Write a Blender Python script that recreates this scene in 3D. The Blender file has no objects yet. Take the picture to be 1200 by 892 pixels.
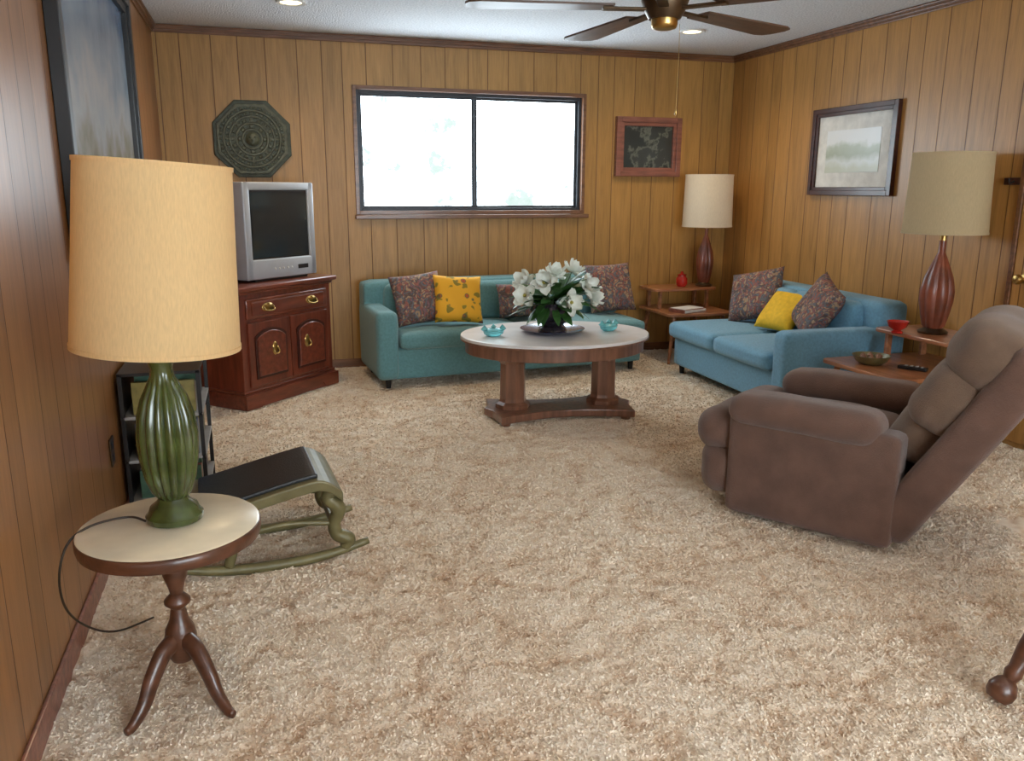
import bpy, bmesh, math, random
import numpy as np
from mathutils import Vector, Matrix
random.seed(7); rng=np.random.default_rng(7)
D2R=math.pi/180
XL,XR,YB,YR,ZC=-0.64,4.16,6.86,-2.2,2.6

# ------------------------------------------------------------------ materials
def nmat(name):
    m=bpy.data.materials.new(name); m.use_nodes=True
    nt=m.node_tree; b=nt.nodes['Principled BSDF']
    return m,nt,b
def N(nt,t,**k):
    n=nt.nodes.new(t)
    for a,v in k.items():
        if a.startswith('_'): n.inputs[a[1:].replace('_',' ')].default_value=v
        else: setattr(n,a,v)
    return n
def ramp(nt,fac,stops):
    r=N(nt,'ShaderNodeValToRGB'); nt.links.new(fac,r.inputs[0])
    e=r.color_ramp.elements
    while len(e)<len(stops): e.new(0.5)
    for i,(p,c) in enumerate(stops):
        e[i].position=p; e[i].color=(*c,1) if len(c)==3 else c
    return r
def sc(c,k): return tuple(min(1,x*k) for x in c)
def mat(name,col,rough=.5,metal=0,var=.15,scale=12,bump=0,bscale=None,stretch=(1,1,1),sheen=0,coat=0,trans=0):
    m,nt,b=nmat(name); L=nt.links
    tc=N(nt,'ShaderNodeTexCoord'); mp=N(nt,'ShaderNodeMapping'); mp.inputs['Scale'].default_value=stretch
    L.new(tc.outputs['Object'],mp.inputs[0])
    n=N(nt,'ShaderNodeTexNoise'); n.inputs['Scale'].default_value=scale; n.inputs['Detail'].default_value=5
    L.new(mp.outputs[0],n.inputs['Vector'])
    r=ramp(nt,n.outputs[0],[(.3,sc(col,1-var)),(.7,sc(col,1+var))])
    L.new(r.outputs[0],b.inputs['Base Color'])
    b.inputs['Roughness'].default_value=rough; b.inputs['Metallic'].default_value=metal
    if sheen: b.inputs['Sheen Weight'].default_value=sheen
    if coat: b.inputs['Coat Weight'].default_value=coat; b.inputs['Coat Roughness'].default_value=.15
    if trans:b.inputs['Transmission Weight'].default_value=trans
    if bump:
        n2=N(nt,'ShaderNodeTexNoise'); n2.inputs['Scale'].default_value=bscale or scale*4; n2.inputs['Detail'].default_value=3
        L.new(mp.outputs[0],n2.inputs['Vector'])
        bp=N(nt,'ShaderNodeBump'); bp.inputs['Strength'].default_value=bump; bp.inputs['Distance'].default_value=.01
        L.new(n2.outputs[0],bp.inputs['Height']); L.new(bp.outputs[0],b.inputs['Normal'])
    return m
def panel_mat(name,axis,base,seed=0.0,rough=.36):
    m,nt,b=nmat(name); L=nt.links
    g=N(nt,'ShaderNodeNewGeometry'); s=N(nt,'ShaderNodeSeparateXYZ'); L.new(g.outputs['Position'],s.inputs[0])
    w=N(nt,'ShaderNodeMath',operation='MULTIPLY_ADD'); w.inputs[1].default_value=5.2; w.inputs[2].default_value=seed+20
    L.new(s.outputs[axis],w.inputs[0])
    ve=N(nt,'ShaderNodeTexVoronoi',voronoi_dimensions='1D',feature='DISTANCE_TO_EDGE'); ve.inputs['Scale'].default_value=1; ve.inputs['Randomness'].default_value=.75
    vf=N(nt,'ShaderNodeTexVoronoi',voronoi_dimensions='1D',feature='F1'); vf.inputs['Scale'].default_value=1; vf.inputs['Randomness'].default_value=.75
    L.new(w.outputs[0],ve.inputs['W']); L.new(w.outputs[0],vf.inputs['W'])
    sx=N(nt,'ShaderNodeSeparateXYZ'); L.new(vf.outputs['Color'],sx.inputs[0])
    cx=N(nt,'ShaderNodeCombineXYZ')
    a1=N(nt,'ShaderNodeMath',operation='MULTIPLY'); a1.inputs[1].default_value=14; L.new(s.outputs[axis],a1.inputs[0])
    a2=N(nt,'ShaderNodeMath',operation='MULTIPLY_ADD'); a2.inputs[1].default_value=1.1; L.new(s.outputs['Z'],a2.inputs[0])
    a3=N(nt,'ShaderNodeMath',operation='MULTIPLY'); a3.inputs[1].default_value=30; L.new(sx.outputs[0],a3.inputs[0]); L.new(a3.outputs[0],a2.inputs[2])
    L.new(a1.outputs[0],cx.inputs[0]); L.new(a2.outputs[0],cx.inputs[1]); L.new(a3.outputs[0],cx.inputs[2])
    n=N(nt,'ShaderNodeTexNoise'); n.inputs['Scale'].default_value=1.6; n.inputs['Detail'].default_value=8; n.inputs['Roughness'].default_value=.65; n.inputs['Distortion'].default_value=.8
    L.new(cx.outputs[0],n.inputs['Vector'])
    r=ramp(nt,n.outputs[0],[(.28,sc(base,.74)),(.48,base),(.72,sc(base,1.2))])
    cx2=N(nt,'ShaderNodeCombineXYZ')
    b1=N(nt,'ShaderNodeMath',operation='MULTIPLY'); b1.inputs[1].default_value=160; L.new(s.outputs[axis],b1.inputs[0])
    b2=N(nt,'ShaderNodeMath',operation='MULTIPLY'); b2.inputs[1].default_value=5; L.new(s.outputs['Z'],b2.inputs[0])
    L.new(b1.outputs[0],cx2.inputs[0]); L.new(b2.outputs[0],cx2.inputs[1])
    n2=N(nt,'ShaderNodeTexNoise'); n2.inputs['Scale'].default_value=1; n2.inputs['Detail'].default_value=3; L.new(cx2.outputs[0],n2.inputs['Vector'])
    r2=ramp(nt,n2.outputs[0],[(.3,(.86,.84,.80)),(.6,(1,1,1))])
    mx=N(nt,'ShaderNodeMix',data_type='RGBA',blend_type='MULTIPLY'); mx.inputs[0].default_value=1
    L.new(r.outputs[0],mx.inputs[6]); L.new(r2.outputs[0],mx.inputs[7])
    r3=ramp(nt,sx.outputs[1],[(0,(.84,.83,.80)),(1,(1.0,1.0,1.0))])
    mx2=N(nt,'ShaderNodeMix',data_type='RGBA',blend_type='MULTIPLY'); mx2.inputs[0].default_value=1
    L.new(mx.outputs[2],mx2.inputs[6]); L.new(r3.outputs[0],mx2.inputs[7])
    gr=ramp(nt,ve.outputs['Distance'],[(0.0,(.26,.19,.14)),(.012,(.38,.29,.2)),(.022,(1,1,1))])
    mx3=N(nt,'ShaderNodeMix',data_type='RGBA',blend_type='MULTIPLY'); mx3.inputs[0].default_value=1
    L.new(mx2.outputs[2],mx3.inputs[6]); L.new(gr.outputs[0],mx3.inputs[7])
    L.new(mx3.outputs[2],b.inputs['Base Color'])
    bp=N(nt,'ShaderNodeBump'); bp.inputs['Strength'].default_value=.4; bp.inputs['Distance'].default_value=.004
    L.new(gr.outputs[0],bp.inputs['Height']); L.new(bp.outputs[0],b.inputs['Normal'])
    b.inputs['Roughness'].default_value=rough
    return m
def wood(name,col,rough=.35,scale=6,axis=0,coat=.3,var=.35):
    st=[6,6,6]; st[axis]=.8
    return mat(name,col,rough,0,var,scale,.08,scale*3,tuple(st),coat=coat)

M={}
M['panel_back']=panel_mat('paneling_back','X',(.46,.245,.066),3.0,.42)
M['panel_side']=panel_mat('paneling_side','Y',(.50,.255,.075),11.0,.36)
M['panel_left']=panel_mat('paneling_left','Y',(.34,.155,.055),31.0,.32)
M['trim']=wood('trim_wood',(.17,.07,.028),.4)
M['trim_red']=wood('trim_red',(.24,.085,.055),.4)
M['cherry']=wood('cherry_wood',(.16,.034,.016),.28,5,2,.5)
M['cherry_h']=wood('cherry_wood_h',(.17,.038,.018),.28,5,0,.5)
M['cherry_d']=wood('cherry_dark',(.05,.012,.008),.35)
M['walnut']=wood('walnut',(.10,.038,.019),.35)
M['walnut_o']=wood('walnut_orange',(.38,.15,.065),.3,5,0,.5)
M['oak']=wood('oak_brown',(.20,.09,.052),.35,5,2,.4)
M['blade']=wood('fan_blade',(.10,.055,.035),.45,5,0,.1)
M['brass']=mat('brass',(.5,.34,.12),.3,1,.1)
M['bronze']=mat('dark_bronze',(.09,.06,.035),.35,.8,.2)
M['black']=mat('black_paint',(.012,.012,.013),.35)
M['alu']=mat('window_frame_dark',(.03,.033,.04),.4,.3)
M['teal']=mat('teal_upholstery',(.12,.275,.29),.85,0,.12,60,.35,260,sheen=.25)
M['teal_lit']=mat('teal_upholstery_lit',(.15,.35,.50),.85,0,.12,60,.35,260,sheen=.25)  # teal sofa fabric again, with the bluish light on it mixed into the colour
M['brown']=mat('brown_upholstery',(.135,.072,.050),.9,0,.2,9,.4,220,sheen=.3)
M['brown2']=mat('olive_brown_upholstery',(.155,.095,.060),.9,0,.2,9,.4,220,sheen=.3)
M['marble']=mat('cream_marble',(.80,.71,.52),.25,0,.1,7)
M['white_top']=mat('white_tabletop',(.74,.73,.72),.22,0,.08,5)
M['silver']=mat('silver_plastic',(.45,.47,.50),.4,.2,.04)
M['screen']=mat('crt_glass',(.025,.032,.035),.12,0,.05)
M['white']=mat('white_plastic',(.75,.75,.72),.5)
M['rackshelf']=mat('rack_shelf_grey',(.30,.30,.30),.4)
M['green']=mat('green_glaze',(.050,.068,.016),.2,0,.5,14,coat=.6)
M['gold_frame']=mat('olive_gold_paint',(.16,.14,.06),.4,.1,.25)
M['leather']=mat('black_leather',(.014,.017,.02),.33,0,.2,20,.2,150)
M['red_lamp']=mat('red_brown_glaze',(.19,.050,.025),.4,0,.5,8,coat=.2)
M['redglass']=mat('red_glass',(.6,.03,.02),.12,0,.1,trans=.3)
M['aqua']=mat('aqua_glass',(.2,.62,.65),.12,0,.15,trans=.3)
M['yellow']=mat('yellow_fabric',(.80,.48,.02),.8,0,.12,30,.2,200)
M['cobalt']=mat('dark_blue_glaze',(.02,.03,.14),.15,0,.2,coat=.5)
M['bowl']=mat('dark_bronze_bowl',(.035,.03,.04),.25,.3,.4,20,coat=.4)
M['petal']=mat('magnolia_petal',(.82,.85,.78),.5,0,.06)
M['pistil']=mat('pistil',(.5,.45,.1),.6)
M['leaf']=mat('leaf_green',(.045,.13,.03),.4,0,.4,20)
M['paper']=mat('paper',(.75,.74,.70),.7)
M['plaque']=mat('plaque_green_stone',(.045,.055,.035),.5,.1,.35,25,.3,80)
M['plaque2']=mat('plaque_relief',(.085,.09,.055),.45,.15,.35,25,.3,80)
M['cord']=mat('cord',(.03,.02,.012),.5)

def shade_mat(name,col,tr=.35,em=0):
    m,nt,b=nmat(name); L=nt.links
    tc=N(nt,'ShaderNodeTexCoord'); mp=N(nt,'ShaderNodeMapping'); mp.inputs['Scale'].default_value=(300,300,40)
    L.new(tc.outputs['Object'],mp.inputs[0]); n=N(nt,'ShaderNodeTexNoise'); n.inputs['Scale'].default_value=1; L.new(mp.outputs[0],n.inputs[0])
    r=ramp(nt,n.outputs[0],[(.3,sc(col,.94)),(.7,sc(col,1.05))]); L.new(r.outputs[0],b.inputs['Base Color'])
    b.inputs['Roughness'].default_value=.9
    t=N(nt,'ShaderNodeBsdfTranslucent'); L.new(r.outputs[0],t.inputs[0])
    mx=N(nt,'ShaderNodeMixShader'); mx.inputs[0].default_value=tr
    L.new(b.outputs[0],mx.inputs[1]); L.new(t.outputs[0],mx.inputs[2]); L.new(mx.outputs[0],nt.nodes['Material Output'].inputs[0])
    return m
M['shade_y']=shade_mat('lampshade_warm',(.90,.66,.34))
M['shade_w']=shade_mat('lampshade_cream',(.92,.82,.64))
M['shade_t']=shade_mat('lampshade_tan',(.66,.54,.33))

def paisley_mat():
    m,nt,b=nmat('paisley_fabric'); L=nt.links
    tc=N(nt,'ShaderNodeTexCoord')
    n=N(nt,'ShaderNodeTexNoise'); n.inputs['Scale'].default_value=8; L.new(tc.outputs['Object'],n.inputs[0])
    mxv=N(nt,'ShaderNodeMix',data_type='VECTOR'); mxv.inputs[0].default_value=.25
    L.new(tc.outputs['Object'],mxv.inputs[4]); L.new(n.outputs['Color'],mxv.inputs[5])
    v=N(nt,'ShaderNodeTexVoronoi',feature='F1'); v.inputs['Scale'].default_value=60; L.new(mxv.outputs[1],v.inputs['Vector'])
    s=N(nt,'ShaderNodeSeparateXYZ'); L.new(v.outputs['Color'],s.inputs[0])
    r=ramp(nt,s.outputs[0],[(0,(.14,.10,.09)),(.25,(.32,.13,.10)),(.45,(.15,.16,.18)),(.65,(.42,.30,.19)),(.85,(.24,.14,.16)),(1,(.48,.40,.30))])
    r.color_ramp.interpolation='CONSTANT'
    rr=ramp(nt,v.outputs['Distance'],[(0,(1.0,.9,.8)),(.45,(.8,.75,.75)),(.7,(.6,.54,.54))])
    mx=N(nt,'ShaderNodeMix',data_type='RGBA',blend_type='MULTIPLY'); mx.inputs[0].default_value=.9
    L.new(r.outputs[0],mx.inputs[6]); L.new(rr.outputs[0],mx.inputs[7]); L.new(mx.outputs[2],b.inputs['Base Color'])
    b.inputs['Roughness'].default_value=.85
    return m
M['paisley']=paisley_mat()
def embroid_mat():
    m,nt,b=nmat('yellow_embroidered'); L=nt.links
    tc=N(nt,'ShaderNodeTexCoord')
    v=N(nt,'ShaderNodeTexVoronoi',feature='F1'); v.inputs['Scale'].default_value=11; L.new(tc.outputs['Object'],v.inputs['Vector'])
    n=N(nt,'ShaderNodeTexNoise'); n.inputs['Scale'].default_value=16; n.inputs['Detail'].default_value=1; L.new(tc.outputs['Object'],n.inputs[0])
    r=ramp(nt,v.outputs['Distance'],[(0,(.25,.03,.02)),(.16,(.5,.1,.02)),(.22,(.1,.12,.2)),(.27,(.80,.40,.02))])
    r2=ramp(nt,n.outputs[0],[(.60,(.80,.40,.02)),(.63,(.12,.14,.03))])
    mx=N(nt,'ShaderNodeMix',data_type='RGBA',blend_type='DARKEN'); mx.inputs[0].default_value=.8
    L.new(r.outputs[0],mx.inputs[6]); L.new(r2.outputs[0],mx.inputs[7]); L.new(mx.outputs[2],b.inputs['Base Color'])
    b.inputs['Roughness'].default_value=.8
    return m
M['embroid']=embroid_mat()
def paint_mat(name,stops,axis='Z',scale=1,off=0,noise=.3,nscale=5,rough=.3):
    m,nt,b=nmat(name); L=nt.links
    tc=N(nt,'ShaderNodeTexCoord'); s=N(nt,'ShaderNodeSeparateXYZ'); L.new(tc.outputs['Object'],s.inputs[0])
    n=N(nt,'ShaderNodeTexNoise'); n.inputs['Scale'].default_value=nscale; n.inputs['Detail'].default_value=6; L.new(tc.outputs['Object'],n.inputs[0])
    a=N(nt,'ShaderNodeMath',operation='MULTIPLY_ADD'); a.inputs[1].default_value=scale; a.inputs[2].default_value=off; L.new(s.outputs[axis],a.inputs[0])
    c=N(nt,'ShaderNodeMath',operation='MULTIPLY_ADD'); c.inputs[1].default_value=noise; L.new(n.outputs[0],c.inputs[0]); L.new(a.outputs[0],c.inputs[2])
    r=ramp(nt,c.outputs[0],stops); L.new(r.outputs[0],b.inputs['Base Color']); b.inputs['Roughness'].default_value=rough
    return m

# ------------------------------------------------------------------ geometry helpers
COL=bpy.context.scene.collection
def empty(name,loc=(0,0,0),rz=0):
    e=bpy.data.objects.new(name,None); e.empty_display_size=.1; COL.objects.link(e)
    e.location=loc; e.rotation_euler=(0,0,rz*D2R); return e
def mk(name,verts,faces,m,parent=None,smooth=False,loc=(0,0,0),rot=(0,0,0)):
    me=bpy.data.meshes.new(name); me.from_pydata([tuple(v) for v in verts],[],faces); me.update()
    if m is not None: me.materials.append(m)
    if smooth:
        me.polygons.foreach_set('use_smooth',[True]*len(me.polygons))
    o=bpy.data.objects.new(name,me); COL.objects.link(o); o.location=loc; o.rotation_euler=rot
    if parent: o.parent=parent
    return o
def box(name,x0,x1,y0,y1,z0,z1,m,parent=None,bev=.004,seg=2,rot=(0,0,0)):
    bm=bmesh.new(); bmesh.ops.create_cube(bm,size=1)
    c=((x0+x1)/2,(y0+y1)/2,(z0+z1)/2)
    for v in bm.verts: v.co=Vector((v.co.x*(x1-x0),v.co.y*(y1-y0),v.co.z*(z1-z0)))
    if bev>0: bmesh.ops.bevel(bm,geom=bm.edges[:],offset=min(bev,.45*min(x1-x0,y1-y0,z1-z0)),segments=seg,profile=.5,affect='EDGES')
    me=bpy.data.meshes.new(name); bm.to_mesh(me); bm.free(); me.materials.append(m)
    if seg>2: me.polygons.foreach_set('use_smooth',[True]*len(me.polygons))
    o=bpy.data.objects.new(name,me); COL.objects.link(o); o.location=c; o.rotation_euler=rot
    if parent:o.parent=parent
    return o
def soft(name,x0,x1,y0,y1,z0,z1,m,parent=None,r=.04,puff=0,rot=(0,0,0),n=14,wr=0,sides=0):
    hx,hy,hz=(x1-x0)/2,(y1-y0)/2,(z1-z0)/2; r=min(r,hx*.98,hy*.98,hz*.98)
    bm=bmesh.new(); bmesh.ops.create_cube(bm,size=2)
    bmesh.ops.subdivide_edges(bm,edges=bm.edges[:],cuts=n,use_grid_fill=True)
    ph=random.random()*9
    for v in bm.verts:
        q=[math.copysign(abs(c)**.8,c) for c in v.co]
        p=Vector((q[0]*hx,q[1]*hy,q[2]*hz))
        i=Vector((max(-hx+r,min(hx-r,p.x)),max(-hy+r,min(hy-r,p.y)),max(-hz+r,min(hz-r,p.z))))
        d=p-i
        if d.length>1e-9: p=i+d.normalized()*r
        u,w,t=p.x/hx,p.y/hy,p.z/hz
        p.z+=puff*(1-u*u)*(1-w*w)*(1 if t>0 else (-1 if sides else 0))*abs(t)
        if sides:
            p.x+=sides*u*(1-w*w)*(1-t*t); p.y+=sides*w*(1-u*u)*(1-t*t)
        if wr: 
            k=wr*(math.sin(17*p.x+9*p.z+ph)+math.sin(23*p.y+ph*2-11*p.x)+.6*math.sin(31*p.z+19*p.y))/2
            nn=Vector((u**3,w**3,t**3)); 
            if nn.length>0:p+=nn.normalized()*k
        v.co=p
    me=bpy.data.meshes.new(name); bm.to_mesh(me); bm.free(); me.materials.append(m)
    me.polygons.foreach_set('use_smooth',[True]*len(me.polygons))
    o=bpy.data.objects.new(name,me); COL.objects.link(o); o.location=((x0+x1)/2,(y0+y1)/2,(z0+z1)/2); o.rotation_euler=rot
    if parent:o.parent=parent
    return o
def lathe(name,prof,m,parent=None,loc=(0,0,0),seg=40,flute=0,nfl=0,fz=(0,99),sx=1,sy=1,rot=(0,0,0),smooth=True,cap=True):
    V=[];Fc=[]
    for (r,z) in prof:
        for k in range(seg):
            a=2*math.pi*k/seg; rr=r
            if nfl and fz[0]<=z<=fz[1]: rr=r*(1-flute*(1-abs(math.sin(a*nfl/2))))
            V.append((rr*math.cos(a)*sx,rr*math.sin(a)*sy,z))
    n=len(prof)
    for i in range(n-1):
        for k in range(seg):
            a=i*seg+k;b=i*seg+(k+1)%seg
            Fc.append((a,b,b+seg,a+seg))
    if cap:
        if prof[0][0]>1e-5: Fc.append(tuple(reversed(range(seg))))
        if prof[-1][0]>1e-5: Fc.append(tuple(range((n-1)*seg,n*seg)))
    o=mk(name,V,Fc,m,parent,smooth,loc,rot)
    if smooth:
        try:
            o.data.set_sharp_from_angle(angle=50*D2R)
        except Exception: pass
    return o
def sweep(name,pts,rad,m,parent=None,seg=10,flat=1.0,res=6):
    P=[Vector(p) for p in pts]
    Q=[];R=[]
    rr=rad if isinstance(rad,(list,tuple)) else [rad]*len(P)
    for i in range(len(P)-1):
        p0=P[max(i-1,0)];p1=P[i];p2=P[i+1];p3=P[min(i+2,len(P)-1)]
        for s in range(res):
            t=s/res
            Q.append(.5*((2*p1)+(p2-p0)*t+(2*p0-5*p1+4*p2-p3)*t*t+(3*p1-p0-3*p2+p3)*t**3)); R.append(rr[i]*(1-t)+rr[i+1]*t)
    Q.append(P[-1]);R.append(rr[-1])
    V=[];Fc=[]; up=None
    for i,q in enumerate(Q):
        t=(Q[min(i+1,len(Q)-1)]-Q[max(i-1,0)]).normalized()
        if up is None:
            up=Vector((0,0,1)) if abs(t.z)<.9 else Vector((1,0,0))
        a=t.cross(up).normalized(); b=a.cross(t).normalized(); up=b
        for k in range(seg):
            an=2*math.pi*k/seg
            V.append(q+a*math.cos(an)*R[i]*flat+b*math.sin(an)*R[i])
    for i in range(len(Q)-1):
        for k in range(seg):
            x=i*seg+k;y=i*seg+(k+1)%seg
            Fc.append((x,y,y+seg,x+seg))
    Fc.append(tuple(reversed(range(seg)))); Fc.append(tuple(range((len(Q)-1)*seg,len(Q)*seg)))
    return mk(name,V,Fc,m,parent,True)
def extr(name,poly,t,m,parent=None,loc=(0,0,0),rot=(0,0,0),bev=0,smooth=False):
    bm=bmesh.new(); vs=[bm.verts.new((x,y,-t/2)) for x,y in poly]
    f=bm.faces.new(vs); e=bmesh.ops.extrude_face_region(bm,geom=[f])
    for g in e['geom']:
        if isinstance(g,bmesh.types.BMVert): g.co.z+=t
    bmesh.ops.recalc_face_normals(bm,faces=bm.faces[:])
    if bev: 
        ed=[e for e in bm.edges if abs(e.verts[0].co.z-e.verts[1].co.z)<1e-6]
        bmesh.ops.bevel(bm,geom=ed,offset=bev,segments=3,profile=.5,affect='EDGES')
    me=bpy.data.meshes.new(name); bm.to_mesh(me); bm.free(); me.materials.append(m)
    o=bpy.data.objects.new(name,me); COL.objects.link(o); o.location=loc; o.rotation_euler=rot
    if parent:o.parent=parent
    return o
def pillow(name,w,hh,t,m,loc,rot,parent=None):
    n=18; V=[];Fc=[]
    idx={}
    for s in (1,-1):
        for i in range(n+1):
            for j in range(n+1):
                u=-1+2*i/n; v=-1+2*j/n
                edge=(1-u**4)*(1-v**4)
                th=t/2*(max(0,edge)**.55)
                k=1-.06*(1-abs(u)**2)*(abs(v)**6) ; k2=1-.06*(1-abs(v)**2)*(abs(u)**6)
                wob=.006*math.sin(5*u+3*v+s)
                if s==-1 and (i in(0,n) or j in(0,n)): idx[(s,i,j)]=idx[(1,i,j)]; continue
                idx[(s,i,j)]=len(V); V.append((u*w/2*k2,v*hh/2*k,s*th+wob*edge))
    for s in (1,-1):
        for i in range(n):
            for j in range(n):
                q=[idx[(s,i,j)],idx[(s,i+1,j)],idx[(s,i+1,j+1)],idx[(s,i,j+1)]]
                Fc.append(tuple(q if s==1 else q[::-1]))
    o=mk(name,V,Fc,m,parent,True,loc,rot); return o

# ------------------------------------------------------------------ room shell
T=.12
ZF=-.06
WX0,WX1,WZ0,WZ1=.80,2.73,1.25,2.215
e=empty('wall_back')
for nm,a in dict(left=(XL-T,WX0,ZF,ZC),right=(WX1,XR+T,ZF,ZC),low=(WX0,WX1,ZF,WZ0),top=(WX0,WX1,WZ1,ZC)).items():
    box('panel_'+nm,a[0],a[1],YB,YB+T,a[2],a[3],M['panel_back'],e,0)
box('wall_left',XL-T,XL,YR,YB,ZF,ZC,M['panel_left'],None,0)
box('wall_right',XR,XR+T,YR,YB,ZF,ZC,M['panel_side'],None,0)
e=empty('wall_rear')
for nm,a in dict(left=(XL-T,.3,ZF,ZC),right=(3.2,XR+T,ZF,ZC),low=(.3,3.2,ZF,.6),top=(.3,3.2,2.3,ZC)).items():
    box('panel_'+nm,a[0],a[1],YR-T,YR,a[2],a[3],M['panel_back'],e,0)
m,nt,b=nmat('popcorn_ceiling'); L=nt.links
g=N(nt,'ShaderNodeNewGeometry'); n=N(nt,'ShaderNodeTexNoise'); n.inputs['Scale'].default_value=75; n.inputs['Detail'].default_value=4; L.new(g.outputs['Position'],n.inputs[0])
r=ramp(nt,n.outputs[0],[(.3,(.64,.67,.72)),(.65,(.87,.90,.94))]); L.new(r.outputs[0],b.inputs['Base Color'])
bp=N(nt,'ShaderNodeBump'); bp.inputs['Strength'].default_value=.8; bp.inputs['Distance'].default_value=.02; L.new(n.outputs[0],bp.inputs['Height']); L.new(bp.outputs[0],b.inputs['Normal']); b.inputs['Roughness'].default_value=.95
M['ceil']=m
box('ceiling',XL-T,XR+T,YR-T,YB+T,ZC,ZC+.1,M['ceil'],None,0)
def crown(name,p0,p1,inx,iny):
    e=empty(name)
    x0,x1=sorted((p0[0],p1[0]));y0,y1=sorted((p0[1],p1[1]))
    for i,(d,za,zb) in enumerate([(.014,ZC-.055,ZC-.002),(.028,ZC-.036,ZC-.002),(.04,ZC-.016,ZC-.002)]):
        if iny: box(f'strip_{i}',x0,x1,y0-d,y0-.001,za,zb,M['trim'],e,.004)
        else: 
            if inx>0: box(f'strip_{i}',x0+.001,x0+d,y0,y1,za,zb,M['trim'],e,.004)
            else: box(f'strip_{i}',x0-d,x0-.001,y0,y1,za,zb,M['trim'],e,.004)
crown('trim_1',(XL,YB),(XR,YB),0,-1); crown('trim_2',(XL,YR),(XL,YB),1,0); crown('trim_3',(XR,YR),(XR,YB),-1,0)
box('baseboard_left',XL+.001,XL+.014,YR,YB-.02,-.03,.07,M['trim_red'],None,.004)
box('baseboard_back',XL+.02,XR-.02,YB-.013,YB-.001,-.03,.06,M['trim'],None,.004)
box('baseboard_right',XR-.013,XR-.001,3.75,YB-.02,-.03,.06,M['trim'],None,.004)

# ---- carpet
def vn(x,y,s,seed):
    g=np.random.default_rng(seed).random((97,97))
    x=x*s+500;y=y*s+500
    xi=np.floor(x).astype(int);yi=np.floor(y).astype(int);fx=x-xi;fy=y-yi
    fx=fx*fx*(3-2*fx);fy=fy*fy*(3-2*fy)
    a=g[xi%97,yi%97];b_=g[(xi+1)%97,yi%97];c=g[xi%97,(yi+1)%97];d=g[(xi+1)%97,(yi+1)%97]
    return (a*(1-fx)+b_*fx)*(1-fy)+(c*(1-fx)+d*fx)*fy
def chh(x,y):
    wx=x+.12*vn(x,y,5,3);wy=y+.12*vn(x,y,5,4)
    ridge=np.clip(np.abs(vn(wx,wy,6,1)-.5)*3.8,0,1)**.5
    ridge2=np.clip(np.abs(vn(wx,wy,16,2)-.5)*3.2,0,1)**.5
    return np.clip(.38*ridge+.28*ridge2+.34*vn(x,y,42,5),0,1)
nx,ny=300,520
xs=np.linspace(XL,XR,nx);ys=np.concatenate([np.linspace(YR,.9,30)[:-1],np.linspace(.9,YB,ny-29)])
X,Y=np.meshgrid(xs,ys,indexing='ij'); Z=-.020*(1-chh(X,Y))-.004
V=np.stack([X,Y,Z],-1).reshape(-1,3)
I=np.arange(nx*ny).reshape(nx,ny)
Fq=np.stack([I[:-1,:-1],I[1:,:-1],I[1:,1:],I[:-1,1:]],-1).reshape(-1,4)
def blades(n,x0,x1,y0,y1,w,ln,seed):
    q=np.random.default_rng(seed)
    x=q.uniform(x0,x1,n);y=q.uniform(y0,y1,n)
    hh=chh(x,y)
    ang=vn(x,y,14,8)*8+q.normal(0,1.8,n)
    lean=q.uniform(.1,.8,n)*ln; up=q.uniform(.5,1,n)*ln*.75
    dx,dy=np.cos(ang),np.sin(ang)
    z0=-.020*(1-hh)-.009
    pa=q.uniform(0,math.pi,n); px,py=np.cos(pa)*w/2,np.sin(pa)*w/2
    P=[]
    for s,(a,u_,ww) in enumerate([(0,0,1),(.35,.75,1.1),(1,.95,.6)]):
        cx=x+dx*lean*a;cy=y+dy*lean*a;cz=z0+up*u_
        P.append(np.stack([cx-px*ww,cy-py*ww,cz],-1));P.append(np.stack([cx+px*ww,cy+py*ww,cz],-1))
    V=np.stack(P,1).reshape(-1,3)
    b=np.arange(n)[:,None]*6
    F=np.concatenate([b+np.array([[0,1,3,2]]),b+np.array([[2,3,5,4]])],1).reshape(-1,4)
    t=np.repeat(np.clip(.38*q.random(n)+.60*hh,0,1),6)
    return V,F,t
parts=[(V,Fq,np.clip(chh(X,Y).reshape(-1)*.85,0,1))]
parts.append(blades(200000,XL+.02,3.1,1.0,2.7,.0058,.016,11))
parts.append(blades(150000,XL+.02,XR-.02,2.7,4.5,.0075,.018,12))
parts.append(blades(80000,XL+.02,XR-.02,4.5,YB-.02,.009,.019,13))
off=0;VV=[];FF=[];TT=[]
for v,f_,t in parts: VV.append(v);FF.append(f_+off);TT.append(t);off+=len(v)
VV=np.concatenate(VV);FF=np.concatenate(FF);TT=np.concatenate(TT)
me=bpy.data.meshes.new('floor'); me.vertices.add(len(VV)); me.vertices.foreach_set('co',VV.astype(np.float32).ravel())
me.loops.add(FF.size); me.loops.foreach_set('vertex_index',FF.astype(np.int32).ravel())
me.polygons.add(len(FF)); me.polygons.foreach_set('loop_start',np.arange(0,FF.size,4,dtype=np.int32))
me.update(calc_edges=True); me.polygons.foreach_set('use_smooth',np.ones(len(FF),dtype=bool))
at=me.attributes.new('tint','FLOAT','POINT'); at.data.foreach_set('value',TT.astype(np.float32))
m,nt,b=nmat('shag_carpet'); L=nt.links
a=N(nt,'ShaderNodeAttribute',attribute_name='tint')
g=N(nt,'ShaderNodeNewGeometry')
n=N(nt,'ShaderNodeTexNoise'); n.inputs['Scale'].default_value=1.3; n.inputs['Detail'].default_value=3; L.new(g.outputs['Position'],n.inputs[0])
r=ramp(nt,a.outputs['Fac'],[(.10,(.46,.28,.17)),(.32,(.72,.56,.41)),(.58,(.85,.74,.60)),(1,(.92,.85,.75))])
r2=ramp(nt,n.outputs[0],[(.35,(.94,.91,.88)),(.65,(1,1,1))])
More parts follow.
